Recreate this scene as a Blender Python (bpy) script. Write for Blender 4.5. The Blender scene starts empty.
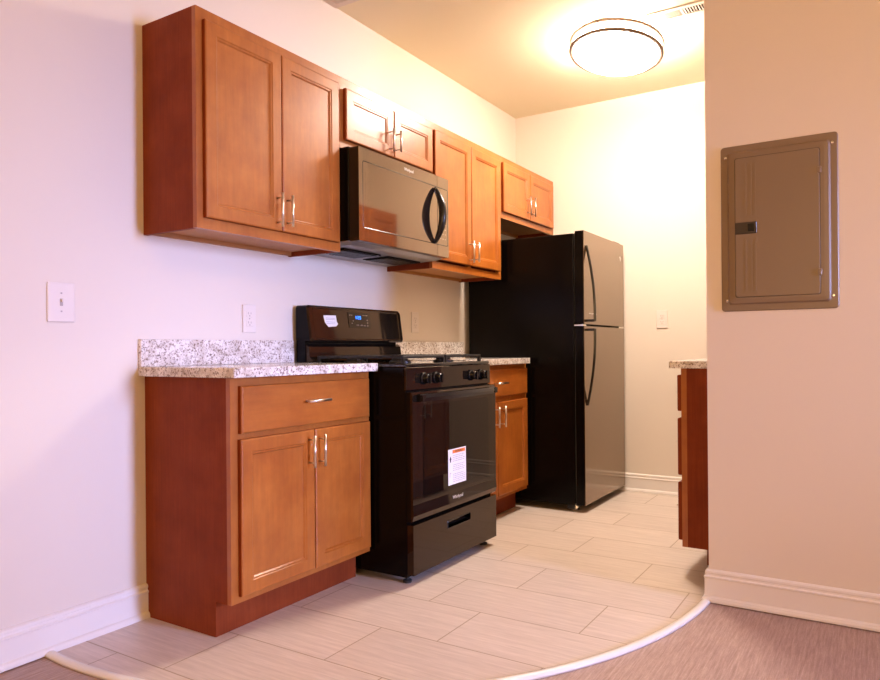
import bpy, bmesh, math
from mathutils import Vector, Matrix
C = bpy.context.scene.collection
SC = bpy.context.scene

# ------------------------------------------------------------ helpers
# world: x runs along the cabinet wall, d is the distance out from that wall (y = -d), z up
def W(x, d, z): return Vector((x, -d, z))

def clamp_link(nt, a, b): nt.links.new(a, b)

def mat(name, col, rough=0.5, metal=0.0, spec=0.5, coat=0.0, coat_rough=0.05, emis=None, estr=0.0, bump=None):
    m = bpy.data.materials.new(name); m.use_nodes = True
    nt = m.node_tree; b = nt.nodes['Principled BSDF']
    b.inputs['Base Color'].default_value = (*col, 1)
    b.inputs['Roughness'].default_value = rough
    b.inputs['Metallic'].default_value = metal
    b.inputs['Specular IOR Level'].default_value = spec
    b.inputs['Coat Weight'].default_value = coat
    b.inputs['Coat Roughness'].default_value = coat_rough
    if emis:
        b.inputs['Emission Color'].default_value = (*emis, 1)
        b.inputs['Emission Strength'].default_value = estr
    if bump:
        scale, strength, dist = bump
        g = nt.nodes.new('ShaderNodeNewGeometry')
        n = nt.nodes.new('ShaderNodeTexNoise'); n.inputs['Scale'].default_value = scale
        n.inputs['Detail'].default_value = 3
        bp = nt.nodes.new('ShaderNodeBump'); bp.inputs['Strength'].default_value = strength
        bp.inputs['Distance'].default_value = dist
        nt.links.new(g.outputs['Position'], n.inputs['Vector'])
        nt.links.new(n.outputs['Fac'], bp.inputs['Height'])
        nt.links.new(bp.outputs['Normal'], b.inputs['Normal'])
    return m

def ramp(nt, fac, stops):
    r = nt.nodes.new('ShaderNodeValToRGB')
    e = r.color_ramp.elements
    while len(e) < len(stops): e.new(0.5)
    for i, (p, c) in enumerate(stops):
        e[i].position = p; e[i].color = (*c, 1)
    nt.links.new(fac, r.inputs['Fac'])
    return r.outputs['Color']

def noise(nt, vec, scale, detail=3, rough=0.5):
    n = nt.nodes.new('ShaderNodeTexNoise'); n.inputs['Scale'].default_value = scale
    n.inputs['Detail'].default_value = detail; n.inputs['Roughness'].default_value = rough
    nt.links.new(vec, n.inputs['Vector']); return n.outputs['Fac']

def mapping(nt, scale=(1,1,1), loc=(0,0,0), rot=(0,0,0)):
    g = nt.nodes.new('ShaderNodeNewGeometry'); mp = nt.nodes.new('ShaderNodeMapping')
    mp.inputs['Scale'].default_value = scale; mp.inputs['Location'].default_value = loc
    mp.inputs['Rotation'].default_value = rot
    nt.links.new(g.outputs['Position'], mp.inputs['Vector']); return mp.outputs['Vector']

def mixc(nt, fac, a, b, mode='MIX'):
    m = nt.nodes.new('ShaderNodeMix'); m.data_type = 'RGBA'; m.blend_type = mode
    if isinstance(fac, float): m.inputs[0].default_value = fac
    else: nt.links.new(fac, m.inputs[0])
    for i, v in ((6, a), (7, b)):
        if isinstance(v, tuple): m.inputs[i].default_value = (*v, 1)
        else: nt.links.new(v, m.inputs[i])
    return m.outputs[2]

def wood(name, dark, mid, light, gscale, rough=0.34, coat=0.12):
    m = mat(name, mid, rough, coat=coat, coat_rough=0.18); nt = m.node_tree; b = nt.nodes['Principled BSDF']
    blotch = noise(nt, mapping(nt, (1, 1, 1)), 7.0, 4, 0.6)
    grain = noise(nt, mapping(nt, gscale), 6.0, 5, 0.65)
    c1 = ramp(nt, blotch, [(0.3, dark), (0.52, mid), (0.75, light)])
    c2 = ramp(nt, grain, [(0.3, (0.72, 0.70, 0.68)), (0.7, (1.1, 1.1, 1.1))])
    nt.links.new(mixc(nt, 0.55, c1, c2, 'MULTIPLY'), b.inputs['Base Color'])
    return m

def granite():
    m = mat('granite', (0.7, 0.68, 0.66), 0.16, coat=0.2); nt = m.node_tree; b = nt.nodes['Principled BSDF']
    v = mapping(nt)
    n1 = noise(nt, v, 95, 4, 0.7); n2 = noise(nt, v, 190, 3, 0.6); n3 = noise(nt, v, 22, 3, 0.6)
    base = ramp(nt, n3, [(0.35, (0.60, 0.52, 0.46)), (0.6, (0.84, 0.80, 0.77))])
    s1 = ramp(nt, n1, [(0.33, (0.20, 0.15, 0.14)), (0.42, (0.50, 0.42, 0.38)), (0.50, (1, 1, 1))])
    s2 = ramp(nt, n2, [(0.33, (0.22, 0.18, 0.17)), (0.42, (1, 1, 1))])
    c = mixc(nt, 0.9, base, s1, 'MULTIPLY'); c = mixc(nt, 0.75, c, s2, 'MULTIPLY')
    nt.links.new(c, b.inputs['Base Color']); return m

def tile():
    m = mat('floor_tile', (0.6, 0.5, 0.4), 0.38); nt = m.node_tree; b = nt.nodes['Principled BSDF']
    g = nt.nodes.new('ShaderNodeNewGeometry'); s = nt.nodes.new('ShaderNodeSeparateXYZ')
    nt.links.new(g.outputs['Position'], s.inputs[0])
    def mth(op, a, v):
        n = nt.nodes.new('ShaderNodeMath'); n.operation = op; nt.links.new(a, n.inputs[0]); n.inputs[1].default_value = v
        return n.outputs[0]
    tx = mth('ADD', mth('MULTIPLY', s.outputs['Y'], -1), -0.43 + 0.615 * 10)
    ty = mth('ADD', s.outputs['X'], -0.64 + 0.2925 * 20)
    cb = nt.nodes.new('ShaderNodeCombineXYZ'); nt.links.new(tx, cb.inputs[0]); nt.links.new(ty, cb.inputs[1])
    br = nt.nodes.new('ShaderNodeTexBrick'); nt.links.new(cb.outputs[0], br.inputs['Vector'])
    br.offset = 0.374; br.offset_frequency = 2; br.squash = 1.0; br.squash_frequency = 1
    br.inputs['Scale'].default_value = 1; br.inputs['Brick Width'].default_value = 0.615
    br.inputs['Row Height'].default_value = 0.2925; br.inputs['Mortar Size'].default_value = 0.0028
    br.inputs['Mortar Smooth'].default_value = 0.3; br.inputs['Bias'].default_value = 0
    br.inputs['Color1'].default_value = (0.0, 0, 0, 1); br.inputs['Color2'].default_value = (1, 1, 1, 1)
    br.inputs['Mortar'].default_value = (0.5, 0.5, 0.5, 1)
    tone = mixc(nt, br.outputs['Color'], (0.67, 0.57, 0.50), (0.73, 0.63, 0.56))
    st = noise(nt, mapping(nt, (22, 1.2, 1)), 3.0, 5, 0.65)
    fine = noise(nt, mapping(nt, (70, 5, 1)), 3.0, 3, 0.6)
    c = mixc(nt, 1.0, tone, ramp(nt, st, [(0.3, (0.84, 0.82, 0.80)), (0.7, (1.06, 1.06, 1.06))]), 'MULTIPLY')
    c = mixc(nt, 0.5, c, ramp(nt, fine, [(0.3, (0.86, 0.84, 0.82)), (0.7, (1.05, 1.05, 1.05))]), 'MULTIPLY')
    c = mixc(nt, br.outputs['Fac'], c, (0.38, 0.28, 0.19))
    nt.links.new(c, b.inputs['Base Color'])
    bp = nt.nodes.new('ShaderNodeBump'); bp.inputs['Strength'].default_value = 0.25; bp.inputs['Distance'].default_value = 0.002
    bp.invert = True; nt.links.new(br.outputs['Fac'], bp.inputs['Height']); nt.links.new(bp.outputs['Normal'], b.inputs['Normal'])
    return m

def plank():
    m = mat('floor_plank', (0.35, 0.25, 0.2), 0.5); nt = m.node_tree; b = nt.nodes['Principled BSDF']
    a = noise(nt, mapping(nt, (2.5, 45, 1)), 3.0, 5, 0.7); f = noise(nt, mapping(nt, (8, 160, 1)), 3.0, 3, 0.6)
    w = noise(nt, mapping(nt, (1, 1, 1)), 160, 2, 0.5)
    c = ramp(nt, a, [(0.3, (0.33, 0.21, 0.165)), (0.5, (0.44, 0.30, 0.25)), (0.72, (0.56, 0.41, 0.35))])
    c = mixc(nt, 0.6, c, ramp(nt, f, [(0.3, (0.75, 0.72, 0.70)), (0.7, (1.12, 1.12, 1.12))]), 'MULTIPLY')
    c = mixc(nt, 0.4, c, ramp(nt, w, [(0.35, (0.85, 0.85, 0.85)), (0.65, (1.1, 1.1, 1.1))]), 'MULTIPLY')
    nt.links.new(c, b.inputs['Base Color']); return m

M = {}
M['wall'] = mat('wall_paint', (0.76, 0.68, 0.585), 0.6, bump=(260, 0.12, 0.002))
M['ceil'] = mat('ceiling_paint', (0.82, 0.75, 0.54), 0.8, bump=(200, 0.1, 0.002))
M['trim'] = mat('trim_paint', (0.82, 0.78, 0.74), 0.35)
M['wood_v'] = wood('stained_maple_upright', (0.33, 0.088, 0.012), (0.39, 0.116, 0.016), (0.45, 0.145, 0.023), (9, 9, 0.9))
M['wood_h'] = wood('stained_maple_level', (0.33, 0.088, 0.012), (0.39, 0.116, 0.016), (0.45, 0.145, 0.023), (0.9, 9, 9))
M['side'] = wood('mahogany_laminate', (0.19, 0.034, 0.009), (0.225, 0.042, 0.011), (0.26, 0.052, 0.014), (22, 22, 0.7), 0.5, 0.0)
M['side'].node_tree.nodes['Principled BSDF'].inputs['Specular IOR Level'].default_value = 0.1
M['under'] = mat('raw_plywood', (0.44, 0.19, 0.055), 0.55)
M['granite'] = granite()
M['tile'] = tile(); M['plank'] = plank()
M['nickel'] = mat('brushed_nickel', (0.72, 0.66, 0.60), 0.28, 1.0)
M['range_front'] = mat('brown_black_glass', (0.010, 0.007, 0.005), 0.05, spec=0.5)
M['range_front'].node_tree.nodes['Principled BSDF'].inputs['IOR'].default_value = 1.52
M['slot_pale'] = mat('pale_slot', (0.44, 0.38, 0.35), 0.6)
M['black'] = mat('black_gloss_enamel', (0.006, 0.005, 0.005), 0.07, spec=0.6, coat=0.5)
M['blackside'] = mat('black_textured_steel', (0.004, 0.003, 0.003), 0.22, spec=0.12, bump=(500, 0.15, 0.001))
M['front'] = mat('dark_gloss_front', (0.016, 0.012, 0.010), 0.05, spec=0.5, coat=0.0)
M['front'].node_tree.nodes['Principled BSDF'].inputs['IOR'].default_value = 3.3
M['front'].node_tree.nodes['Principled BSDF'].inputs['Specular Tint'].default_value = (1.0, 0.80, 0.60, 1)
M['fridge'] = mat('dark_satin_steel', (0.045, 0.035, 0.030), 0.16, metal=0.0, spec=1.0, coat=1.0, coat_rough=0.12)
M['fridge'].node_tree.nodes['Principled BSDF'].inputs['Specular Tint'].default_value = (1.0, 0.82, 0.62, 1)
M['fridge'].node_tree.nodes['Principled BSDF'].inputs['Coat Tint'].default_value = (1.0, 0.82, 0.62, 1)
M['range_front'].node_tree.nodes['Principled BSDF'].inputs['Specular Tint'].default_value = (1.0, 0.66, 0.40, 1)
M['glass'] = mat('black_glass', (0.006, 0.004, 0.003), 0.02, spec=0.38, coat=0.0)
M['glass'].node_tree.nodes['Principled BSDF'].inputs['Specular Tint'].default_value = (1.0, 0.80, 0.58, 1)
M['iron'] = mat('cast_iron', (0.012, 0.010, 0.009), 0.35, spec=0.4)
M['plastic'] = mat('black_plastic', (0.007, 0.006, 0.006), 0.2, spec=0.45, coat=0.0)
M['rubber'] = mat('black_rubber', (0.02, 0.02, 0.02), 0.7)
M['grey'] = mat('grey_filter_metal', (0.33, 0.30, 0.28), 0.4, 0.7)
M['chrome'] = mat('chrome', (0.8, 0.78, 0.75), 0.15, 1.0)
M['plate'] = mat('white_plastic', (0.78, 0.71, 0.65), 0.3)
M['duct'] = mat('dark_duct', (0.03, 0.015, 0.012), 0.7)
M['slot'] = mat('dark_slot', (0.16, 0.11, 0.09), 0.6)
M['paper'] = mat('white_paper', (0.82, 0.80, 0.80), 0.7)
M['ink'] = mat('grey_print', (0.28, 0.26, 0.27), 0.7)
M['blackink'] = mat('black_print', (0.02, 0.02, 0.03), 0.7)
M['orange'] = mat('orange_print', (0.80, 0.20, 0.03), 0.6)
M['logo'] = mat('silver_lettering', (0.78, 0.76, 0.72), 0.3, 0.4)
M['print'] = mat('pale_key_print', (0.42, 0.34, 0.28), 0.5)
M['panel'] = mat('grey_enamel_steel', (0.215, 0.145, 0.088), 0.38, bump=(300, 0.1, 0.001))
M['latch'] = mat('dark_latch', (0.03, 0.018, 0.014), 0.35)
M['blue'] = mat('blue_digits', (0.02, 0.1, 0.6), 0.4, emis=(0.03, 0.22, 1.0), estr=3.0)
M['lens'] = mat('frosted_diffuser', (0.9, 0.88, 0.85), 0.4, emis=(1.0, 0.85, 0.73), estr=106.0)
M['ring'] = mat('ring_bronze', (0.13, 0.08, 0.05), 0.5)
M['vent'] = mat('vent_enamel', (0.72, 0.64, 0.55), 0.4)
M['strip'] = mat('cream_vinyl', (0.80, 0.76, 0.70), 0.35)

def finish(name, bm, m, parent=None, smooth=False, m2='side'):
    bmesh.ops.recalc_face_normals(bm, faces=bm.faces)
    me = bpy.data.meshes.new(name); bm.to_mesh(me); bm.free()
    me.materials.append(M[m] if isinstance(m, str) else m)
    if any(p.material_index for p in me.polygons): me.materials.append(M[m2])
    if smooth:
        for p in me.polygons: p.use_smooth = len(p.vertices) < 5
    o = bpy.data.objects.new(name, me); C.objects.link(o)
    if parent: o.parent = parent; o.matrix_parent_inverse = parent.matrix_world.inverted() if False else Matrix.Translation(-parent.location)
    return o

def box(bm, x0, x1, d0, d1, z0, z1, bev=0.0, seg=1):
    n = bmesh.new() if bev else bm
    vs = [n.verts.new(W(x, d, z)) for x in (x0, x1) for d in (d0, d1) for z in (z0, z1)]
    for f in ((0,1,3,2),(4,6,7,5),(0,4,5,1),(2,3,7,6),(0,2,6,4),(1,5,7,3)):
        n.faces.new([vs[i] for i in f])
    if bev:
        bmesh.ops.recalc_face_normals(n, faces=n.faces)
        bmesh.ops.bevel(n, geom=n.edges[:], offset=bev, segments=seg, profile=0.5, affect='EDGES')
        tmp = bpy.data.meshes.new('t'); n.to_mesh(tmp); n.free(); bm.from_mesh(tmp); bpy.data.meshes.remove(tmp)

def B(*boxes, bev=0.0, seg=1):
    bm = bmesh.new()
    for b in boxes: box(bm, *b, bev=bev, seg=seg)
    return bm

def loft(bm, rings, cap=True, closed=True):
    rs = [[bm.verts.new(p) for p in r] for r in rings]
    for a, b in zip(rs, rs[1:]):
        n = len(a)
        for i in range(n if closed else n - 1):
            j = (i + 1) % n
            bm.faces.new((a[i], a[j], b[j], b[i]))
    if cap:
        bm.faces.new(rs[0]); bm.faces.new(rs[-1])

def tube(bm, pts, r, n=12, ru=None):
    """round (or oval) tube through points; r may be a list"""
    pts = [Vector(p) for p in pts]; rings = []
    prev = None
    for i, p in enumerate(pts):
        t = (pts[min(i+1, len(pts)-1)] - pts[max(i-1, 0)]).normalized()
        if prev is None:
            a = Vector((0, 0, 1)) if abs(t.z) < 0.9 else Vector((1, 0, 0))
            u = t.cross(a).normalized()
        else:
            u = (prev - t * prev.dot(t)).normalized()
        prev = u; v = t.cross(u)
        rr = r[i] if isinstance(r, (list, tuple)) else r
        rings.append([p + u * rr * math.cos(2*math.pi*k/n) + v * (ru or rr) * math.sin(2*math.pi*k/n) for k in range(n)])
    loft(bm, rings)

def prism(bm, prof, axis, a, b):
    """extrude a profile: axis 'x' -> prof of (d,z); axis 'd' -> prof of (x,z); axis 'z' -> prof of (x,d)"""
    def mk(p, t):
        if axis == 'x': return W(t, p[0], p[1])
        if axis == 'd': return W(p[0], t, p[1])
        return W(p[0], p[1], t)
    loft(bm, [[mk(p, a) for p in prof], [mk(p, b) for p in prof]])

def rrect(u0, u1, v0, v1, r, n=5):
    out = []
    for cx, cy, a0 in ((u1-r, v1-r, 0), (u0+r, v1-r, 90), (u0+r, v0+r, 180), (u1-r, v0+r, 270)):
        for k in range(n+1):
            a = math.radians(a0 + 90*k/n); out.append((cx + r*math.cos(a), cy + r*math.sin(a)))
    return out

def lathe(bm, prof, c, axis='z', n=32):
    """prof: (radius, height) ; axis z or d"""
    rings = []
    for r, h in prof:
        ring = []
        for k in range(n):
            a = 2*math.pi*k/n
            if axis == 'z': ring.append(W(c[0] + r*math.cos(a), c[1] + r*math.sin(a), c[2] + h))
            elif axis == 'd': ring.append(W(c[0] + r*math.cos(a), c[1] + h, c[2] + r*math.sin(a)))
            else: ring.append(W(c[0] + h, c[1] + r*math.cos(a), c[2] + r*math.sin(a)))
        rings.append(ring)
    loft(bm, rings)

def thing(name, label, cat, at, group=None):
    o = bpy.data.objects.new(name, None); C.objects.link(o); o.location = W(*at); o.empty_display_size = 0.1
    o['label'] = label; o['category'] = cat
    if group: o['group'] = group
    return o

def tag(o, label, cat, group=None):
    o['label'] = label; o['category'] = cat
    if group: o['group'] = group
    return o

def struct(name, bm, m, smooth=False):
    o = finish(name, bm, m, None, smooth); o['kind'] = 'structure'; return o

def text_mesh(name, s, size, m, parent, at, facing='d', depth=0.0006, sx=1.0, shear=0.0):
    """flat lettering; facing 'd' reads when looking at the cabinet wall"""
    cu = bpy.data.curves.new(name, 'FONT'); cu.body = s; cu.size = size; cu.align_x = 'CENTER'; cu.align_y = 'CENTER'
    cu.extrude = depth; cu.shear = shear; cu.resolution_u = 3
    t = bpy.data.objects.new(name, cu); C.objects.link(t)
    bpy.context.view_layer.update()
    me = bpy.data.meshes.new_from_object(t)
    bpy.data.objects.remove(t); bpy.data.curves.remove(cu)
    me.transform(Matrix.Translation(W(*at)) @ Matrix.Rotation(math.pi/2, 4, 'X') @ Matrix.Diagonal((sx, 1, 1, 1)))
    me.materials.clear(); me.materials.append(M[m])
    o = bpy.data.objects.new(name, me); C.objects.link(o)
    if parent: o.parent = parent; o.matrix_parent_inverse = Matrix.Translation(-parent.location)
    return o

# ------------------------------------------------------------ setting
XB, CH = 3.03, 2.675          # back wall, ceiling height
XL, DF, DK = -4.5, 5.5, 2.2   # far left wall, window wall, opposite kitchen wall
PX, PE, PT = 1.182, 1.744, 0.12
BD = 0.458
struct('wall_left', B((XL-0.1, XB+0.1, -0.1, 0, -0.02, CH)), 'wall')
struct('wall_back', B((XB, XB+0.1, 0, DK, -0.02, CH)), 'wall')
struct('wall_kitchen', B((PX+PT, XB+0.1, DK, DK+0.1, -0.02, CH)), 'wall')
struct('wall_partition', B((PX, PX+PT, PE, DF, -0.02, CH)), 'wall')
wx0, wx1, wz0, wz1 = 0.34, 0.86, 0.55, 2.15
struct('wall_window', B((XL-0.1, wx0, DF, DF+0.1, -0.02, CH), (wx1, PX+PT, DF, DF+0.1, -0.02, CH),
                        (wx0, wx1, DF, DF+0.1, -0.02, wz0), (wx0, wx1, DF, DF+0.1, wz1, CH)), 'wall')
vd0, vd1, vz0, vz1 = 1.6, 3.4, 0.9, 2.1
struct('wall_rear', B((XL-0.1, XL, 0, vd0, -0.02, CH), (XL-0.1, XL, vd1, DF, -0.02, CH),
                      (XL-0.1, XL, vd0, vd1, -0.02, vz0), (XL-0.1, XL, vd0, vd1, vz1, CH)), 'wall')
struct('ceiling', B((XL-0.1, XB+0.1, -0.1, DF+0.1, CH, CH+0.08)), 'ceil')
# window frames
def wframe(name, boxes): return struct(name, B(*boxes), 'trim')
t = 0.035
wframe('window_1', [(wx0, wx0+t, DF+0.02, DF+0.08, wz0, wz1), (wx1-t, wx1, DF+0.02, DF+0.08, wz0, wz1),
                    (wx0+t, wx1-t, DF+0.02, DF+0.08, wz0, wz0+t), (wx0+t, wx1-t, DF+0.02, DF+0.08, wz1-t, wz1)])
wframe('window_added', [(XL-0.08, XL-0.02, vd0, vd0+t, vz0, vz1), (XL-0.08, XL-0.02, vd1-t, vd1, vz0, vz1),
                    (XL-0.08, XL-0.02, vd0+t, vd1-t, vz0, vz0+t), (XL-0.08, XL-0.02, vd0+t, vd1-t, vz1-t, vz1),
                    (XL-0.08, XL-0.02, 2.48, 2.52, vz0+t, vz1-t)])  # unseen window behind the camera, added to go with the fill light
# floors: wood plank floor in the living side, tile inside the arc
AC, AR = (1.228, 0.15), 1.588
bm = B((XL-0.1, PX+PT, -0.1, DF+0.1, -0.05, -0.004))
struct('floor', bm, 'plank')
arc = []
a0 = math.atan2(0.0-AC[1], -math.sqrt(AR**2-AC[1]**2)); a1 = math.atan2(math.sqrt(AR**2-(PX-AC[0])**2), PX-AC[0])
a0 += 2*math.pi
for k in range(49):
    a = a0 + (a1 - a0)*k/48; arc.append((AC[0]+AR*math.cos(a), AC[1]+AR*math.sin(a)))
poly = arc + [(PX+PT, PE), (PX+PT, DK), (XB, DK), (XB, 0)]
bm = bmesh.new(); prism(bm, poly, 'z', -0.004, 0.0)
struct('floor_tiled', bm, 'tile')
bm = B((PX+PT, XB+0.1, -0.1, DK+0.1, -0.05, -0.004)); struct('floor_slab', bm, 'plank')
# transition strip, half round, following the arc
bm = bmesh.new(); rings = []
for k in range(97):
    a = a0 + (a1 - a0)*k/96
    if k == 0: a -= 0.012
    c, s = math.cos(a), math.sin(a); prof = []
    for rr, z in ((-0.016, -0.003), (-0.0155, 0.004), (-0.011, 0.009), (0, 0.0115), (0.011, 0.009), (0.0155, 0.004), (0.016, -0.003)):
        prof.append(W(AC[0]+(AR+rr)*c, AC[1]+(AR+rr)*s, z))
    rings.append(prof)
loft(bm, rings); struct('trim_1', bm, 'strip', True)

# baseboards: profile (out, z)
BP = [(0, 0), (0.024, 0), (0.024, 0.008), (0.020, 0.017), (0.0135, 0.022), (0.0135, 0.088), (0.016, 0.091), (0.016, 0.096),
      (0.011, 0.099), (0.010, 0.105), (0.0125, 0.109), (0.0115, 0.116), (0.006, 0.121), (0, 0.121)]
def baseboard(name, bms):
    return struct(name, bms, 'trim')
bm = bmesh.new(); prism(bm, BP, 'x', XL, -0.0005); baseboard('baseboard_left', bm)
bm = bmesh.new(); prism(bm, [(XB-o, z) for o, z in BP], 'd', 0.0, DK); baseboard('baseboard_back', bm)
# partition: mitred round the end
bm = bmesh.new()
rings = []
def prt(o, z, k):
    if k == 0: return W(PX-o, DF, z)
    if k == 1: return W(PX-o, PE-o, z)
    if k == 2: return W(PX+PT+o, PE-o, z)
    return W(PX+PT+o, PE+0.0, z)
for k in range(3): rings.append([prt(o, z, k) for o, z in BP])
loft(bm, rings); baseboard('baseboard_partition', bm)
bm = bmesh.new(); prism(bm, [(XL+o, z) for o, z in BP], 'd', 0.03, DF); baseboard('baseboard_rear', bm)
bm = bmesh.new(); prism(bm, [(DF-o, z) for o, z in BP], 'x', XL+0.03, PX-0.03); baseboard('baseboard_window', bm)

# ------------------------------------------------------------ cabinets
def face_panel(x0, x1, z0, z1, df, th=0.019, sgn=1, rail=0.057, slab=False):
    """raised or recessed cabinet front; df = front face, sgn=+1 faces out from the cabinet wall"""
    bm = bmesh.new()
    if slab:
        L = [(0, -th), (0, -0.006), (0.002, -0.002), (0.006, 0.0)]
    else:
        r = rail
        L = [(0, -th), (0, -0.005), (0.0015, -0.0015), (0.005, 0.0), (r-0.012, 0.0), (r-0.009, -0.003), (r-0.004, -0.003),
             (r, -0.008), (r+0.001, -0.0085)]
    rings = []
    for i, dd in L:
        d = df + sgn*dd
        rings.append([W(x0+i, d, z0+i), W(x1-i, d, z0+i), W(x1-i, d, z1-i), W(x0+i, d, z1-i)])
    loft(bm, rings)
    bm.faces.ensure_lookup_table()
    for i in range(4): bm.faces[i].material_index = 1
    return bm

def pull(parent, p0, p1, d, dface, sgn=1):
    """bar pull from p0 to p1 (x,z) standing at d, with two posts back to dface"""
    bm = bmesh.new()
    a, b = Vector((p0[0], p0[1])), Vector((p1[0], p1[1]))
    tube(bm, [W(a.x, d, a.y), W(b.x, d, b.y)], 0.0052, 12)
    for t_ in (0.14, 0.86):
        q = a.lerp(b, t_); tube(bm, [W(q.x, dface, q.y), W(q.x, d, q.y)], 0.0036, 8)
    return finish('handle', bm, 'nickel', parent, True)

def upper(name, label, x0, x1, z0, z1, doors, handles, depth=0.297, side=None, group='upper wall cabinets above the counter run'):
    t = thing(name, label, 'cabinet', ((x0+x1)/2, depth/2, z0), group)
    k = 0.016; f0 = depth-0.019
    b = bmesh.new()
    box(b, x0, x0+k, 0, f0, z0, z1); box(b, x1-k, x1, 0, f0, z0, z1)
    box(b, x0+k, x1-k, 0, f0, z1-k, z1); box(b, x0+k, x1-k, 0, 0.006, z0+0.02, z1-k)
    finish('cabinet_box', b, 'side', t)
    finish('bottom_panel', B((x0+k, x1-k, 0.006, f0, z0+0.020, z0+0.032), (x0+k, x1-k, 0.0, 0.02, z0+0.004, z0+0.020),
                             (x0+k, x1-k, f0-0.02, f0, z0+0.006, z0+0.020)), 'under', t)
    fw = 0.038
    finish('face_frame', B((x0, x0+fw, f0, depth, z0, z1), (x1-fw, x1, f0, depth, z0, z1),
                           (x0+fw, x1-fw, f0, depth, z0, z0+fw), (x0+fw, x1-fw, f0, depth, z1-fw, z1),
                           ((x0+x1)/2-0.019, (x0+x1)/2+0.019, f0, depth, z0+fw, z1-fw)), 'wood_v', t)
    for (a, b_, c, d), h in zip(doors, handles):
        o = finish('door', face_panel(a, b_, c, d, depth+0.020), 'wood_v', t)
        pull(o, (h[0], h[1]), (h[0], h[2]), depth+0.050, depth+0.019)
    return t

def base(name, label, x0, x1, drawer, doors, dh, handles, depth=BD, toed=0.374, toe=0.1205, top=0.88, cat='cabinet', group='base cabinets'):
    t = thing(name, label, cat, ((x0+x1)/2, depth/2, 0), group)
    k = 0.016; f0 = depth-0.019
    b = bmesh.new()
    prof = [(0.001, 0), (toed, 0), (toed, toe), (f0, toe), (f0, top), (0.001, top)]
    prism(b, prof, 'x', x0, x0+k); prism(b, prof, 'x', x1-k, x1)
    box(b, x0+k, x1-k, 0.001, 0.012, 0, top); box(b, x0+k, x1-k, 0.012, f0, toe, toe+k); box(b, x0+k, x1-k, 0.012, f0, top-k, top)
    finish('cabinet_box', b, 'side', t)
    finish('toe_kick', B((x0, x1, toed, toed+0.006, 0.0005, toe-0.0005)), 'side', t)
    fw = 0.036
    rz0, rz1 = drawer[2]-0.03, drawer[2]+0.008
    finish('face_frame', B((x0, x0+fw, f0, depth, toe, top), (x1-fw, x1, f0, depth, toe, top), (x0+fw, x1-fw, f0, depth, toe, toe+fw),
                           (x0+fw, x1-fw, f0, depth, top-fw, top), (x0+fw, x1-fw, f0, depth, rz0, rz1),
                           ((x0+x1)/2-0.019, (x0+x1)/2+0.019, f0, depth, toe+fw, rz0)), 'wood_v', t)
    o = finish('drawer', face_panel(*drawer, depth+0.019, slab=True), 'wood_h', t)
    pull(o, (dh[0], dh[2]), (dh[1], dh[2]), depth+0.049, depth+0.018)
    for dr, h in zip(doors, handles):
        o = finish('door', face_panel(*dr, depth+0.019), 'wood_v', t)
        pull(o, (h[0], h[1]), (h[0], h[2]), depth+0.049, depth+0.018)
    return t

g = None
upper('wall_cabinet', 'tall brown two-door upper cabinet at the left end, exposed dark side panel', 0, 0.7376, 1.397, 2.166,
      [(0.027, 0.380, 1.435, 2.125), (0.384, 0.715, 1.435, 2.125)], [(0.353, 1.447, 1.578), (0.406, 1.453, 1.576)])
upper('wall_cabinet', 'short brown two-door upper cabinet directly over the black microwave', 0.7386, 1.456, 1.855, 2.166,
      [(0.762, 1.107, 1.893, 2.118), (1.112, 1.443, 1.893, 2.118)], [(1.067, 1.908, 2.019), (1.124, 1.918, 2.019)])
upper('wall_cabinet', 'tall golden-lit two-door upper cabinet between the microwave and the refrigerator', 1.457, 2.2204, 1.397, 2.166,
      [(1.466, 1.836, 1.445, 2.125), (1.841, 2.19, 1.445, 2.125)], [(1.809, 1.458, 1.581), (1.867, 1.466, 1.581)])
upper('wall_cabinet', 'short golden-lit two-door upper cabinet hung high over the refrigerator', 2.2214, 3.026, 1.783, 2.166,
      [(2.233, 2.607, 1.822, 2.128), (2.612, 2.99, 1.822, 2.128)], [(2.556, 1.847, 1.970), (2.625, 1.847, 1.972)])
base('base_cabinet', 'brown base cabinet at the left end with one wide drawer over two doors', 0, 0.726,
     (0.034, 0.710, 0.690, 0.851), [(0.031, 0.381, 0.143, 0.671), (0.385, 0.713, 0.143, 0.671)],
     (0.320, 0.440, 0.781), [(0.349, 0.533, 0.651), (0.406, 0.531, 0.650)])
base('base_cabinet', 'reddish base cabinet between the black range and the refrigerator', 1.462, 2.2305,
     (1.482, 2.214, 0.700, 0.853), [(1.482, 1.834, 0.143, 0.671), (1.838, 2.214, 0.143, 0.671)],
     (1.785, 1.905, 0.777), [(1.799, 0.533, 0.649), (1.874, 0.531, 0.649)])

# counters: slab + backsplash as one stone top
def counter(label, x0, x1, d1, sx0, sx1):
    t = thing('countertop', label, 'countertop', ((x0+x1)/2, d1/2, 0.8805), 'speckled granite countertops')
    finish('slab', B((x0, x1, 0.0, d1, 0.8805, 0.914), bev=0.002), 'granite', t)
    finish('backsplash', B((sx0, sx1, 0.0, 0.019, 0.9145, 1.0145), bev=0.0015), 'granite', t)
counter('speckled granite countertop with backsplash on the left-end base cabinet', -0.026, 0.727, 0.509, -0.026, 0.737)
counter('short speckled granite countertop with backsplash between range and refrigerator', 1.458, 2.205, 0.500, 1.458, 2.228)

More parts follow.
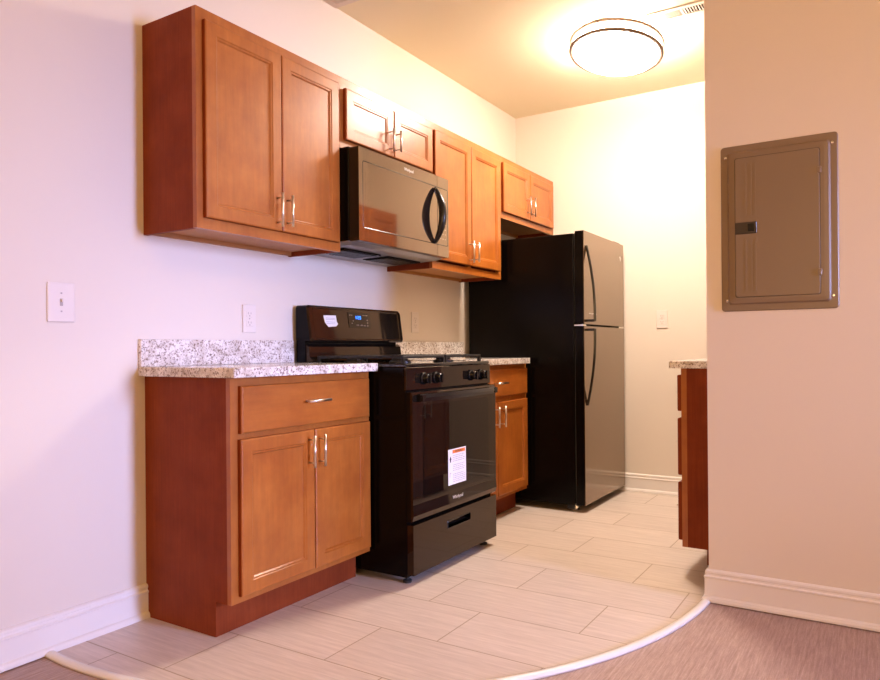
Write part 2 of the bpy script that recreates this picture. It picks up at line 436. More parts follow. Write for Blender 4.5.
# ------------------------------------------------------------ peninsula run along the opposite kitchen wall (faces back to the range)
def pen_run():
    t = thing('drawer_cabinet', 'dark red-brown base cabinet with three drawers seen edge-on beside the partition', 'cabinet', (1.62, 1.9, 0), 'opposite base cabinets')
    x0, x1, df = 1.43, 1.80, 1.588; f1 = df+0.019; fd = df-0.004
    finish('cabinet_box', B((x0, x1, f1, DK-0.001, 0.121, 0.88)), 'side', t)
    finish('toe_kick', B((1.62, x1, 1.645, DK-0.001, 0.0005, 0.1205)), 'side', t)
    finish('face_frame', B((x0, x1, fd, f1, 0.121, 0.88)), 'wood_v', t)
    fd = df-0.004
    for z0, z1, zh in ((0.698, 0.852, 0.772), (0.425, 0.668, 0.552), (0.148, 0.395, 0.27)):
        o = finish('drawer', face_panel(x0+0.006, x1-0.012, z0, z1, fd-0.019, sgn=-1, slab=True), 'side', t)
        pull(o, (x0+0.12, zh), (x0+0.24, zh), fd-0.049, fd-0.018)
    t = thing('base_cabinet', 'two-door base cabinet on the opposite side, seen mirrored in the oven door', 'cabinet', (2.1, 1.9, 0), 'opposite base cabinets')
    x0, x1 = 1.802, 2.45
    finish('cabinet_box', B((x0, x1, f1, DK-0.001, 0.121, 0.88)), 'side', t)
    finish('toe_kick', B((x0, x1, 1.632, DK-0.001, 0.0005, 0.1205)), 'side', t)
    finish('face_frame', B((x0, x1, fd, f1, 0.121, 0.88)), 'wood_v', t)
    o = finish('drawer', face_panel(x0+0.02, x1-0.02, 0.698, 0.852, fd-0.019, sgn=-1, slab=True), 'wood_h', t)
    pull(o, (2.07, 0.775), (2.19, 0.775), fd-0.049, fd-0.018)
    for a, b_, h in ((x0+0.02, 2.123, 2.09), (2.128, x1-0.02, 2.16)):
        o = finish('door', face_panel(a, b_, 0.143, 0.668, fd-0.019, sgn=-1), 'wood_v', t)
        pull(o, (h, 0.53), (h, 0.65), fd-0.049, fd-0.018)
    tag(finish('countertop', B((1.40, 2.47, 1.541, DK-0.001, 0.881, 0.912), bev=0.002), 'granite'),
        'granite countertop end poking out from behind the partition on the right', 'countertop', 'speckled granite countertops')
    t = thing('wall_cabinet', 'upper cabinet on the opposite wall, seen mirrored in the microwave door', 'cabinet', (2.6, 2.05, 1.397), 'opposite wall cabinets')
    x0, x1, u0, u1 = 2.25, 3.02, 1.397, 2.08
    finish('cabinet_box', B((x0, x1, 1.92, DK-0.001, u0, u1)), 'side', t)
    finish('face_frame', B((x0, x1, 1.901, 1.92, u0, u1)), 'wood_v', t)
    for a, b_, h in ((x0+0.02, 2.633, 2.605), (2.637, x1-0.02, 2.665)):
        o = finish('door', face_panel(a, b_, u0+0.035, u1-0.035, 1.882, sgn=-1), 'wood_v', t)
        pull(o, (h, 1.46), (h, 1.58), 1.852, 1.883)
pen_run()

# ------------------------------------------------------------ microwave
def microwave():
    x0, x1, z0, z1 = 0.7405, 1.4555, 1.4405, 1.8455
    t = thing('microwave', 'black over-the-range microwave with curved bow handle under the short cabinet', 'microwave', ((x0+x1)/2, 0.2, z0-0.025))
    finish('housing', B((x0, x1, 0.001, 0.345, z0+0.004, 1.853), bev=0.003), 'blackside', t)
    # underside tray
    bm = bmesh.new()
    loft(bm, [[W(x0, 0.002, z0+0.003), W(x1, 0.002, z0+0.003), W(x1, 0.375, z0+0.003), W(x0, 0.375, z0+0.003)],
              [W(x0+0.02, 0.01, z0-0.020), W(x1-0.02, 0.01, z0-0.020), W(x1-0.02, 0.335, z0-0.012), W(x0+0.02, 0.335, z0-0.012)]])
    und = finish('underside', bm, 'grey', t)
    for a in (0.80, 1.13):
        bm = B((a, a+0.27, 0.10, 0.26, z0-0.022, z0-0.014))
        for k in range(12): box(bm, a+0.01+k*0.021, a+0.02+k*0.021, 0.11, 0.25, z0-0.025, z0-0.021)
        finish('grease_filter', bm, 'blackside', und)
    # front: control strip and door
    dsp = 1.352
    dr = finish('door', B((x0, dsp-0.001, 0.349, 0.3995, z0, z1)), 'plastic', t)
    finish('glass_face', B((x0, dsp-0.001, 0.400, 0.402, z0, z1), bev=0.0008), 'front', dr)
    bm = bmesh.new()
    # thin window bezel groove
    def ring(bm, u0, u1, v0, v1, r, d, w=0.002, h=0.0012):
        a = rrect(u0, u1, v0, v1, r); b = rrect(u0+w, u1-w, v0+w, v1-w, max(r-w, 0.001))
        va = [bm.verts.new(W(p[0], d, p[1])) for p in a]; vb = [bm.verts.new(W(p[0], d+h, p[1])) for p in b]
        c = rrect(u0+2*w, u1-2*w, v0+2*w, v1-2*w, max(r-2*w, 0.001)); vc = [bm.verts.new(W(p[0], d, p[1])) for p in c]
        n = len(a)
        for i in range(n):
            j = (i+1) % n
            bm.faces.new((va[i], va[j], vb[j], vb[i])); bm.faces.new((vb[i], vb[j], vc[j], vc[i]))
    ring(bm, x0+0.024, 1.448, 1.497, 1.790, 0.012, 0.4019, 0.0022, 0.001)
    # ring only over the door portion is left on the door; it runs across both panels like a printed bezel
    finish('window_bezel', bm, 'plastic', dr)
    bm = bmesh.new(); prism(bm, [(p[0], p[1]) for p in rrect(x0+0.045, 1.285, 1.530, 1.745, 0.006)], 'd', 0.4015, 0.4022)
    finish('window', bm, 'front', dr)
    text_mesh('badge', 'Whirlpool', 0.021, 'logo', dr, (1.107, 0.4025, 1.818), sx=0.85)
    # bow handle
    bm = bmesh.new(); pts = []; rr = []
    for k in range(25):
        s = k/24; zz = 1.775 + (1.505-1.775)*s
        bow = math.sin(math.pi*s)
        pts.append(W(1.322, 0.404 + 0.050*bow**0.8, zz)); rr.append(0.010+0.010*bow)
    tube(bm, pts, rr, 14)
    finish('handle', bm, 'plastic', dr, True)
    cp = finish('control_panel', B((dsp+0.001, x1, 0.349, 0.3995, z0, z1)), 'plastic', t)
    finish('glass_face', B((dsp+0.001, x1, 0.400, 0.402, z0, z1), bev=0.0008), 'front', cp)
    for r_ in range(9):
        for c_ in range(3): finish('key_label', B((1.375+c_*0.022, 1.383+c_*0.022, 0.4018, 0.4023, 1.53+r_*0.024, 1.534+r_*0.024)), 'print', cp)
microwave()

# ------------------------------------------------------------ range
def stove():
    x0, x1 = 0.743, 1.4525
    t = thing('gas_range', 'black freestanding gas range with backguard clock, knobs and storage drawer', 'stove', ((x0+x1)/2, 0.33, 0))
    finish('body', B((x0, x1, 0.03, 0.6385, 0.03, 0.797), (x0, x1, 0.03, 0.628, 0.797, 0.895)), 'blackside', t)
    ct = finish('cooktop', B((x0-0.001, x1+0.001, 0.03, 0.636, 0.896, 0.911), bev=0.004, seg=2), 'black', t)
    for bx in (0.92, 1.275):
        for bd in (0.22, 0.48):
            bm = bmesh.new(); lathe(bm, [(0.05, 0), (0.05, 0.006), (0.036, 0.010), (0.036, 0.018), (0.030, 0.021), (0.002, 0.021)], (bx, bd, 0.911), n=24)
            finish('burner', bm, 'iron', t, False)
    for a, b_ in ((x0+0.03, 1.092), (1.103, x1-0.03)):
        bm = bmesh.new(); w = 0.006; d0, d1 = 0.13, 0.600; z0, z1 = 0.932, 0.944
        for d_ in (d0, (d0+d1)/2, d1): box(bm, a, b_, d_-w, d_+w, z0, z1, bev=0.002)
        for x_ in (a+w, b_-w): box(bm, x_-w, x_+w, d0, d1, z0, z1, bev=0.002)
        xc = (a+b_)/2
        box(bm, xc-w*0.8, xc+w*0.8, d0, d1, z0+0.001, z1+0.001)
        for d_ in ((3*d0+d1)/4, (d0+3*d1)/4): box(bm, a, b_, d_-w*0.8, d_+w*0.8, z0+0.001, z1+0.001)
        for x_ in (a+w, b_-w):
            for d_ in (d0, (d0+d1)/2, d1): box(bm, x_-0.007, x_+0.007, d_-0.007, d_+0.007, 0.911, z0)
        finish('grate', bm, 'iron', t)
    # control panel
    cp = finish('control_panel', B((x0, x1, 0.629, 0.641, 0.800, 0.895), bev=0.002), 'range_front', t)
    for kx in (0.868, 0.962, 1.262, 1.356):
        bm = bmesh.new()
        lathe(bm, [(0.026, 0), (0.026, 0.006), (0.0215, 0.010), (0.0195, 0.030), (0.017, 0.033), (0.001, 0.033)], (kx, 0.641, 0.846), 'd', 24)
        box(bm, kx-0.0045, kx+0.0045, 0.665, 0.682, 0.826, 0.866, bev=0.002)
        finish('knob', bm, 'plastic', cp)
    # oven door: curved lower lip
    bm = bmesh.new()
    prof = [(0.660, 0.258), (0.668, 0.264), (0.674, 0.285), (0.671, 0.33), (0.671, 0.775), (0.666, 0.792), (0.660, 0.794)]
    prism(bm, prof, 'x', x0+0.001, x1-0.001)
    dr = finish('oven_door', B((x0+0.001, x1-0.001, 0.6395, 0.6595, 0.260, 0.793)), 'blackside', t)
    finish('glass_face', bm, 'range_front', dr)
    bm = bmesh.new(); prism(bm, rrect(x0+0.075, x1-0.075, 0.345, 0.735, 0.02), 'd', 0.6705, 0.6722); finish('window', bm, 'glass', dr)
    bm = bmesh.new(); rings = []
    for k in range(21):
        s = k/20; x = 0.775 + (1.425-0.775)*s; bow = 0.018*math.sin(math.pi*s)**0.7
        d = 0.684 + bow
        rings.append([W(x, d-0.009, 0.752), W(x, d+0.007, 0.754), W(x, d+0.011, 0.769), W(x, d+0.007, 0.784), W(x, d-0.009, 0.786)])
    loft(bm, rings)
    for hx in (0.79, 1.41): box(bm, hx-0.012, hx+0.012, 0.668, 0.700, 0.757, 0.781)
    finish('handle', bm, 'plastic', dr)
    text_mesh('badge', 'Whirlpool', 0.022, 'logo', dr, (1.087, 0.6745, 0.308), sx=0.95)
    # hang tag sheet taped on the door
    st = finish('instruction_sheet', B((1.010, 1.161, 0.6724, 0.6732, 0.366, 0.524)), 'paper', dr)
    # storage drawer with recessed grip
    sz0, sz1 = 0.042, 0.247
    gx0, gx1, gz0, gz1 = 1.004, 1.198, 0.180, 0.210
    bm = B((x0+0.002, gx0, 0.6395, 0.671, sz0, sz1), (gx1, x1-0.002, 0.6395, 0.671, sz0, sz1),
           (gx0, gx1, 0.6395, 0.671, sz0, gz0), (gx0, gx1, 0.6395, 0.671, gz1, sz1), (gx0, gx1, 0.6395, 0.645, gz0, gz1))
    bmesh.ops.remove_doubles(bm, verts=bm.verts, dist=1e-5)
    dw = finish('storage_drawer', bm, 'range_front', t)
    bm = bmesh.new()
    a = rrect(gx0-0.004, gx1+0.004, gz0-0.004, gz1+0.004, 0.008); b_ = rrect(gx0, gx1, gz0, gz1, 0.006)
    va = [bm.verts.new(W(p[0], 0.6712, p[1])) for p in a]; vb = [bm.verts.new(W(p[0], 0.674, p[1])) for p in b_]; vc = [bm.verts.new(W(p[0], 0.642, p[1])) for p in b_]
    for i in range(len(a)):
        j = (i+1) % len(a); bm.faces.new((va[i], va[j], vb[j], vb[i])); bm.faces.new((vb[i], vb[j], vc[j], vc[i]))
    finish('grip', bm, 'plastic', dw)
    for fx in (x0+0.035, x1-0.035):
        for fd in (0.10, 0.615):
            bm = bmesh.new(); lathe(bm, [(0.019, 0), (0.019, 0.010), (0.008, 0.014), (0.008, 0.032)], (fx, fd, 0), n=16)
            finish('leveling_foot', bm, 'rubber', t)
    # backguard
    bx0, bx1 = x0+0.001, x1-0.001
    finish('backguard_post', B((bx0+0.003, bx1-0.02, 0.022, 0.075, 0.9115, 1.165)), 'blackside', t)
    bm = bmesh.new()
    # lower recessed curved panel
    prism(bm, [(0.075, 0.915), (0.118, 0.918), (0.112, 0.926), (0.098, 0.940), (0.092, 0.985), (0.075, 0.998)], 'x', bx0+0.008, bx1-0.002)
    finish('vent_panel', bm, 'range_front', t)
    bm = bmesh.new()
    # head: rounded in front view, slanted face
    fr = rrect(bx0, bx1, 1.008, 1.176, 0.016, 4)
    def fd_(z): return 0.116 - (z-1.008)/(1.176-1.008)*0.024
    bk = [W(p[0], 0.022, p[1]) for p in fr]; f1_ = [W(p[0], fd_(p[1])-0.008, p[1]) for p in fr]
    f2_ = [W(p[0], fd_(p[1]), p[1]) for p in rrect(bx0+0.008, bx1-0.008, 1.016, 1.168, 0.012, 4)]
    f3_ = [W(p[0], fd_(p[1]), p[1]) for p in rrect(bx0+0.030, bx1-0.030, 1.020, 1.164, 0.010, 4)]
    f4_ = [W(p[0], fd_(p[1])-0.002, p[1]) for p in rrect(bx0+0.034, bx1-0.034, 1.024, 1.160, 0.008, 4)]
    loft(bm, [bk, f1_, f2_, f3_, f4_])
    bm.faces.ensure_lookup_table()
    for i in range(len(fr)): bm.faces[i].material_index = 1
    hd = finish('backguard', bm, 'range_front', t, m2='blackside')
    def slab_on(name, u0, u1, v0, v1, off, m, parent, pts=None):
        bm = bmesh.new(); q = pts or [(u0, v0), (u1, v0), (u1, v1), (u0, v1)]
        loft(bm, [[W(p[0], fd_(p[1])-0.0022, p[1]) for p in q], [W(p[0], fd_(p[1])-0.002+off, p[1]) for p in q]])
        return finish(name, bm, m, parent)
    dp = slab_on('display', 1.018, 1.185, 1.079, 1.153, 0.003, 'glass', hd)
    def on(bm, u0, u1, v0, v1, off=0.0035):
        zc = (v0+v1)/2; box(bm, u0, u1, fd_(zc)-0.003, fd_(zc)-0.002+off, v0, v1)
    bm = bmesh.new()   # 1:29 in seven-segment strokes
    def seg(bm, ox, oz, s, segs, h=0.016, w=0.009, k=0.0022):
        P_ = {'a': (0, w, h-k, h), 'g': (0, w, h/2-k/2, h/2+k/2), 'd': (0, w, 0, k), 'f': (0, k, h/2, h), 'b': (w-k, w, h/2, h), 'e': (0, k, 0, h/2), 'c': (w-k, w, 0, h/2)}
        for s_ in segs:
            a, b2, c2, d2 = P_[s_]; on(bm, ox+a, ox+b2, oz+c2, oz+d2, 0.0045)
    seg(bm, 1.066, 1.121, 0, 'bc'); seg(bm, 1.086, 1.121, 0, 'abged'); seg(bm, 1.100, 1.121, 0, 'abcdfg')
    on(bm, 1.0795, 1.0815, 1.125, 1.1275, 0.0045); on(bm, 1.0795, 1.0815, 1.131, 1.1335, 0.0045)
    finish('clock_digits', bm, 'blue', dp)
    for (u, v) in ((1.03, 1.14), (1.043, 1.14), (1.13, 1.141), (1.145, 1.141), (1.158, 1.141), (1.05, 1.112), (1.04, 1.10), (1.158, 1.118), (1.158, 1.104),
                   (1.075, 1.092), (1.085, 1.092), (1.106, 1.092), (1.116, 1.092), (1.135, 1.09), (1.158, 1.09)):
        bm = bmesh.new(); on(bm, u-0.0028, u+0.0028, v-0.0018, v+0.0018, 0.0042); finish('key_label', bm, 'print', dp)
    sl = slab_on('label_slip', 0, 0, 0, 0, 0.0015, 'paper', hd, [(0.845, 1.132), (0.850, 1.098), (0.872, 1.078), (0.925, 1.082), (0.940, 1.094), (0.932, 1.105), (0.930, 1.134)])
    bm = bmesh.new()
    for v in (1.119, 1.113, 1.101, 1.093): on(bm, 0.858, 0.921, v, v+0.0016, 0.0022)
    finish('printed_lines', bm, 'ink', sl)
    # printing on the instruction sheet
    bm = B((1.045, 1.152, 0.6731, 0.6736, 0.504, 0.519)); finish('warning_band', bm, 'orange', st)
    return st
sheet = stove()
if True:
    par_ = sheet
    import random
    random.seed(4)
    bm = bmesh.new()
    for r_ in range(15):
        z = 0.494 - r_*0.0083
        if r_ in (4, 9): continue
        x = 1.048
        while x < 1.140:
            w = random.uniform(0.006, 0.018); box(bm, x, min(x+w, 1.148), 0.6731, 0.6735, z-0.0009, z+0.0009); x += w+0.004
    o = finish('printed_lines', bm, 'ink', par_)
    bm = bmesh.new()
    loft(bm, [[W(1.020, d, 0.478), W(1.036, d, 0.478), W(1.028, d, 0.494)] for d in (0.6731, 0.6736)])
    box(bm, 1.024, 1.032, 0.6731, 0.6736, 0.466, 0.4785); finish('warning_symbol', bm, 'blackink', par_); bm = bmesh.new(); box(bm, 1.022, 1.0235, 0.6731, 0.6736, 0.400, 0.418); box(bm, 1.022, 1.034, 0.6731, 0.6736, 0.418, 0.4195)
    finish('pointing_symbol', bm, 'blackink', par_)
    t_ = text_mesh('warning_word', 'WARNING', 0.013, 'blackink', par_, (1.099, 0.6737, 0.5115), depth=0.0002)

# ------------------------------------------------------------ refrigerator
def fridge():
    x0, x1 = 2.266, 2.991
    t = thing('refrigerator', 'tall black top-freezer refrigerator with two bowed handles against the back corner', 'refrigerator', ((x0+x1)/2, 0.4, 0))
    finish('body', B((x0, x1, 0.035, 0.757, 0.040, 1.650), bev=0.004), 'blackside', t)
    finish('toe_grille', B((x0+0.02, x1-0.02, 0.70, 0.745, 0.012, 0.040)), 'plastic', t)
    for nm, z0, z1 in (('freezer_door', 1.1115, 1.662), ('refrigerator_door', 0.0445, 1.100)):
        bm = bmesh.new()
        box(bm, x0, x1, 0.766, 0.8195, z0, z1, bev=0.004, seg=2)
        o = finish(nm, bm, 'blackside', t)
        finish('front_skin', B((x0, x1, 0.8195, 0.823, z0, z1), bev=0.0012, seg=2), 'fridge', o)
        finish('gasket', B((x0+0.012, x1-0.012, 0.756, 0.767, z0+0.012, z1-0.012)), 'rubber', o)
        bm = bmesh.new(); pts = []; rr = []
        # handle bows out from the far end and ends in a foot near the gap between doors
        za, zb = (1.575, 1.128) if nm == 'freezer_door' else (0.632, 1.082)
        for k in range(27):
            s = k/26; z = za + (zb-za)*s
            pts.append(W(2.306, 0.824 + 0.050*math.sin(math.pi/2*min(1, s*1.15))**0.9, z)); rr.append(0.0075)
        tube(bm, pts, rr, 12, 0.0095)
        zf = zb + (0.004 if nm == 'freezer_door' else -0.004)
        box(bm, 2.297, 2.315, 0.821, 0.874, zf-0.007, zf+0.007)
        finish('handle', bm, 'plastic', o)
        if nm == 'freezer_door':
            bm = bmesh.new()
            loft(bm, [[W(2.908, d, 1.575), W(2.925, d, 1.578), W(2.936, d, 1.565), W(2.925, d, 1.546), W(2.920, d, 1.560)] for d in (0.8225, 0.8240)])
            finish('emblem', bm, 'logo', o)
            bm = B((2.345, 2.372, 0.8225, 0.8235, 1.174, 1.179), (2.38, 2.43, 0.8225, 0.8235, 1.174, 1.179), (2.44, 2.47, 0.8225, 0.8235, 1.172, 1.177))
            finish('small_print', bm, 'logo', o)
    for hz in (1.105,):
        finish('center_hinge', B((x1-0.08, x1-0.006, 0.70, 0.815, hz-0.0045, hz+0.0055)), 'chrome', t)
        finish('center_clip', B((x0+0.006, x0+0.06, 0.745, 0.812, hz-0.0035, hz+0.0045)), 'chrome', t)
    finish('hinge_cover', B((x1-0.11, x1-0.008, 0.66, 0.80, 1.6505, 1.678), bev=0.004), 'plastic', t)
    for fx in (x0+0.045, x1-0.045):
        bm = bmesh.new(); lathe(bm, [(0.014, -0.012), (0.020, -0.010), (0.020, 0.010), (0.014, 0.012)], (fx, 0.735, 0.020), 'x', 20)
        box(bm, fx-0.018, fx+0.018, 0.715, 0.745, 0.030, 0.042)
        finish('roller', bm, 'chrome', t)
        bm = bmesh.new(); lathe(bm, [(0.014, 0), (0.014, 0.012), (0.006, 0.014), (0.006, 0.042)], (fx+0.04, 0.735, 0.0), n=14)
        finish('leveling_foot', bm, 'rubber', t)
fridge()

# ------------------------------------------------------------ wall plates
def outlet(label, wallpt, axis, kind='duplex'):
    """wallpt = centre (x,d,z); axis 'd' -> on the cabinet wall, 'x' -> on the back wall facing -x"""
    x, d, z = wallpt
    t = thing('light_switch' if kind == 'toggle' else 'wall_outlet', label, 'light switch' if kind == 'toggle' else 'outlet', (x, d, z-0.06),
              None if kind == 'toggle' else 'wall outlets')
    def bx(bm, u0, u1, v0, v1, o0, o1, bev=0.0):
        if axis == 'd': box(bm, x+u0, x+u1, d+o0, d+o1, z+v0, z+v1, bev=bev)
        else: box(bm, x-o1, x-o0, d+u0, d+u1, z+v0, z+v1, bev=bev)
    w, h = (0.036, 0.060) if kind != 'toggle' else (0.044, 0.065)
    bm = bmesh.new(); bx(bm, -w, w, -h, h, 0.0003, 0.0063, 0.002); finish('cover_plate', bm, 'plate', t)
    if kind == 'toggle':
        bm = bmesh.new(); bx(bm, -0.005, 0.005, -0.012, 0.012, 0.0060, 0.0068); finish('toggle_slot', bm, 'slot_pale', t)
        bm = bmesh.new(); bx(bm, -0.0035, 0.0035, 0.001, 0.010, 0.0062, 0.017, 0.001); finish('toggle', bm, 'plate', t)
        sc = (0.030, -0.030)
    else:
        for c in (0.0195, -0.0195):
            bm = bmesh.new(); bx(bm, -0.017, 0.017, c-0.0145, c+0.0145, 0.006, 0.0078, 0.001); r = finish('receptacle', bm, 'plate', t)
            bm = bmesh.new(); bx(bm, -0.0085, -0.0055, c-0.001, c+0.008, 0.0070, 0.0081); bx(bm, 0.0055, 0.0085, c-0.001, c+0.007, 0.0070, 0.0081)
            bx(bm, -0.003, 0.003, c-0.010, c-0.005, 0.0070, 0.0081); finish('slots', bm, 'slot_pale', r)
        sc = (0.0, )if kind == 'duplex' else (0.0,)
    for v in sc:
        bm = bmesh.new(); bx(bm, -0.0025, 0.0025, v-0.0025, v+0.0025, 0.006, 0.0072); finish('screw', bm, 'slot_pale', t)
outlet('white duplex outlet above the left-end backsplash, left of the range', (0.488, 0, 1.107), 'd')
outlet('white duplex outlet just right of the range backguard', (1.712, 0, 1.126), 'd')
outlet('white duplex outlet on the back wall right of the refrigerator', (XB, 1.071, 1.157), 'x')
outlet('white toggle light switch on the left wall, left of the cabinets', (-0.302, 0, 1.1345), 'd', 'toggle')

# ------------------------------------------------------------ breaker panel
def breaker():
    t = thing('breaker_panel', 'grey-brown metal breaker panel flush on the partition wall', 'electrical panel', (PX, 1.997, 1.103))
    d0, d1, z0, z1 = 1.8006, 2.1933, 1.103, 1.7225
    bm = bmesh.new()
    def ring(i, o, r): return [W(PX-o, p[0], p[1]) for p in rrect(d0+i, d1-i, z0+i, z1-i, r, 3)]
    loft(bm, [ring(0, 0.0, 0.012), ring(0, 0.003, 0.012), ring(0.003, 0.0055, 0.010), ring(0.024, 0.0060, 0.012), ring(0.030, 0.013, 0.012), ring(0.044, 0.0145, 0.010)])
    finish('cover', bm, 'panel', t)
    e0, e1, y0, y1 = d0+0.053, d1-0.058, z0+0.052, z1-0.052
    bm = bmesh.new()
    def ring2(i, o, r): return [W(PX-o, p[0], p[1]) for p in rrect(e0+i, e1-i, y0+i, y1-i, r, 3)]
    loft(bm, [ring2(-0.002, 0.0146, 0.008), ring2(-0.002, 0.0150, 0.008)]); finish('door_gap', bm, 'latch', t)
    bm = bmesh.new()
    loft(bm, [ring2(0, 0.0148, 0.008), ring2(0, 0.0172, 0.008), ring2(0.0015, 0.0182, 0.007)])
    for k, dd in enumerate((0.033, 0.052, 0.066)):   # pressed ribs left of the door
        for a, b_ in ((y0+0.02, 1.365), (1.455, y1-0.02)):
            box(bm, PX-0.0192, PX-0.018, e0+dd, e0+dd+0.006, a, b_)
    dr = finish('door', bm, 'panel', t)
    la = finish('latch', B((PX-0.0215, PX-0.018, e0-0.001, e0+0.075, 1.388, 1.431), bev=0.002), 'latch', dr)
    finish('latch_slide', B((PX-0.0235, PX-0.0212, e0+0.044, e0+0.066, 1.396, 1.424)), 'plastic', la)
    for hz in (1.592, 1.232): finish('hinge', B((PX-0.0225, PX-0.0150, e1-0.006, e1+0.006, hz-0.012, hz+0.012), bev=0.0015), 'panel', t)
    for sd, sz in ((d0+0.018, z1-0.042), (d1-0.018, z1-0.038), (d0+0.020, z0+0.040), (d1-0.018, z0+0.045)):
        bm = bmesh.new(); lathe(bm, [(0.0055, 0), (0.0055, -0.0015), (0.003, -0.003), (0.0005, -0.0032)], (PX-0.0055, sd, sz), 'x', 12); finish('screw', bm, 'chrome', t)
breaker()

# ------------------------------------------------------------ ceiling fixtures
def ceiling_light(label, cx, cd, scale=1.0, lens='lens'):
    t = thing('ceiling_light', label, 'ceiling light', (cx, cd, CH-0.13), 'ceiling lights')
    s = scale
    bm = bmesh.new(); lathe(bm, [(0.20*s, -0.0005), (0.20*s, -0.012), (0.001, -0.012)], (cx, cd, CH), n=40); finish('mounting_pan', bm, 'plate', t)
    bm = bmesh.new()
    prof = [(0.215*s, -0.030)]
    for k in range(9):
        a = math.pi/2*k/8
        prof.append((0.005 + 0.229*s*math.cos(a), -0.088 - 0.064*math.sin(a)))
    prof[1] = (0.236*s, -0.088)
    lathe(bm, prof, (cx, cd, CH), n=56); ls = finish('diffuser', bm, lens, t, True)
    hang = [ls]
    for zz in (-0.038, -0.090):
        bm = bmesh.new(); n = 64; rings = []
        for k in range(n+1):
            a = 2*math.pi*k/n
            rings.append([W(cx+r*math.cos(a), cd+r*math.sin(a), CH+z) for r, z in ((0.229*s, zz-0.009), (0.252*s, zz-0.009), (0.256*s, zz), (0.252*s, zz+0.006), (0.240*s, zz+0.006))])
        loft(bm, rings, cap=False); hang.append(finish('trim_ring', bm, 'ring', t, True))
    for k in range(3):
        a = math.radians(65+120*k); bm = bmesh.new(); x, d = cx+0.247*s*math.cos(a), cd+0.247*s*math.sin(a)
        tube(bm, [W(x, d, CH-0.028), W(x, d, CH-0.088)], 0.0035, 8); hang.append(finish('ring_post', bm, 'nickel', t))
    # the drum hangs slightly askew on its pan
    q = Vector((0, 0, 1)).rotation_difference(Vector((0.13, -0.08, 1)).normalized()).to_matrix().to_4x4()
    pv = Matrix.Translation(W(cx, cd, CH-0.05)); hangm = pv @ q @ pv.inverted()
    for o in hang: o.data.transform(hangm)
    return t
ceiling_light('round two-ring drum ceiling light glowing over the kitchen', 2.118, 1.082, 1.0)

def vent(label, x0, x1, d0, d1, fw=0.014):
    t = thing('ceiling_vent', label, 'vent', ((x0+x1)/2, (d0+d1)/2, CH-0.012), 'ceiling vents')
    bm = bmesh.new()
    box(bm, x0, x1, d0, d0+fw, CH-0.008, CH-0.0005); box(bm, x0, x1, d1-fw, d1, CH-0.008, CH-0.0005)
    box(bm, x0, x0+fw*1.8, d0+fw, d1-fw, CH-0.008, CH-0.0005); box(bm, x1-fw, x1, d0+fw, d1-fw, CH-0.008, CH-0.0005)
    dm = (d0+d1)/2; box(bm, x0+fw, x1-fw, dm-0.006, dm+0.006, CH-0.008, CH-0.0005)
    finish('frame', bm, 'vent', t)
    finish('duct_opening', B((x0+fw, x1-fw, d0+fw, d1-fw, CH-0.0012, CH-0.0004)), 'duct', t)
    n = int((d1-d0-2*fw)/0.0135)
    for k in range(n):
        d = d0+fw+0.007+k*0.0135
        if abs(d-dm) < 0.01: continue
        bm = bmesh.new(); tl = -0.0045 if d > dm else 0.0045
        loft(bm, [[W(x, d-tl-0.001, CH-0.0090), W(x, d-tl+0.001, CH-0.0090), W(x, d+tl+0.001, CH-0.0013), W(x, d+tl-0.001, CH-0.0013)] for x in (x0+fw*1.8, x1-fw)])
        finish('slat', bm, 'vent', t)
vent('white slatted ceiling register beside the glowing ceiling light', 1.946, 2.056, 1.295, 1.635)
vent('ceiling register cut off by the top edge near the cabinet wall', 0.70, 1.052, 0.004, 0.30, 0.030)

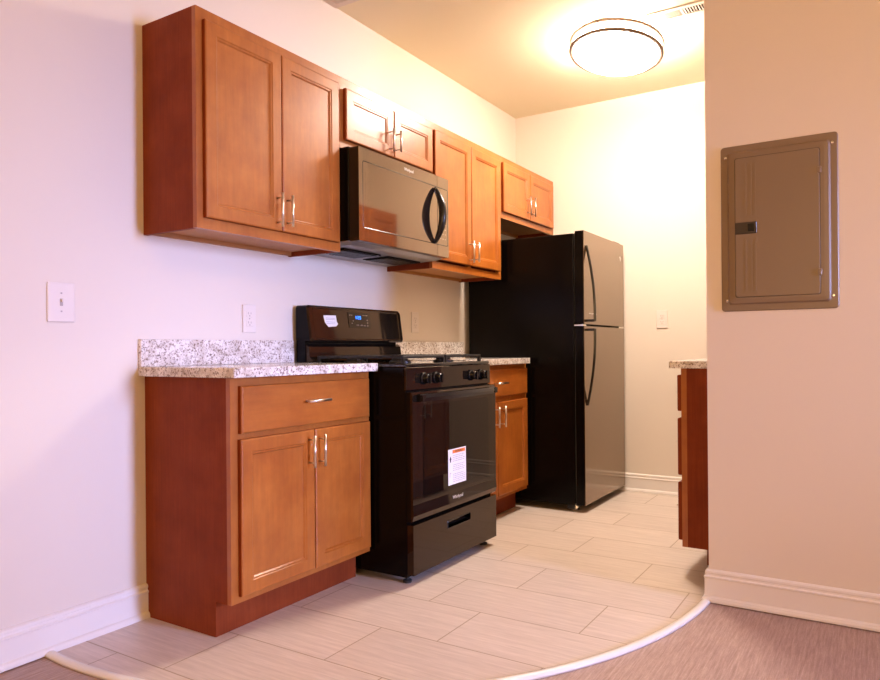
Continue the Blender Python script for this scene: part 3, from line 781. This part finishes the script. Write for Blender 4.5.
# ------------------------------------------------------------ lights
def area(name, loc, target, sx, sy, power, col, spread=180):
    l = bpy.data.lights.new(name, 'AREA'); l.shape = 'RECTANGLE'; l.size = sx; l.size_y = sy; l.energy = power; l.color = col
    l.spread = math.radians(spread)
    o = bpy.data.objects.new(name, l); C.objects.link(o); o.location = loc
    o.rotation_euler = (Vector(target)-Vector(loc)).to_track_quat('-Z', 'Z').to_euler(); return o
area('daylight_narrow_window', W((wx0+wx1)/2, DF+0.015, (wz0+wz1)/2), W(0.25, 0, 0.75), 0.42, 1.5, 31, (0.42, 0.50, 1.0), 50)
area('rear_warm_fill', W(XL-0.01, 2.5, 1.5), W(0, 2.5, 1.5), 1.7, 1.1, 84, (1.0, 0.58, 0.22))  # added warm fill from behind the camera, for side panels and partition
p = bpy.data.lights.new('living_room_lamp', 'POINT'); p.energy = 34; p.color = (1.0, 0.60, 0.22); p.shadow_soft_size = 0.15
po = bpy.data.objects.new('living_room_lamp', p); C.objects.link(po); po.location = W(-0.9, 3.0, 2.45)

w = bpy.data.worlds.new('world'); SC.world = w; w.use_nodes = True
w.node_tree.nodes['Background'].inputs[0].default_value = (0.62, 0.62, 0.95, 1); w.node_tree.nodes['Background'].inputs[1].default_value = 0.4

# ------------------------------------------------------------ camera
cam = bpy.data.cameras.new('camera'); co = bpy.data.objects.new('camera', cam); C.objects.link(co)
f, cx, cy = 693.4286, 466.6272, 348.1214
cam.sensor_width = 36; cam.sensor_fit = 'HORIZONTAL'; cam.lens = f/880*36
cam.shift_x = -(cx-440)/880; cam.shift_y = (cy-340)/880; cam.clip_start = 0.05
R = Vector((0.51488175, -0.8572234, -0.00805136)); U = Vector((0.00295625, -0.00761642, 0.99996662)); F = Vector((0.85725611, 0.51488837, 0.00138739))
m = Matrix(((R.x, U.x, -F.x), (R.y, U.y, -F.y), (R.z, U.z, -F.z))).to_4x4()
m.translation = Vector((-1.57210862, -2.32306601, 0.96957419)); co.matrix_world = m
SC.camera = co
vs = SC.view_settings; vs.view_transform = 'Standard'; vs.look = 'None'; vs.gamma = 1; vs.exposure = 0.0; vs.use_curve_mapping = False
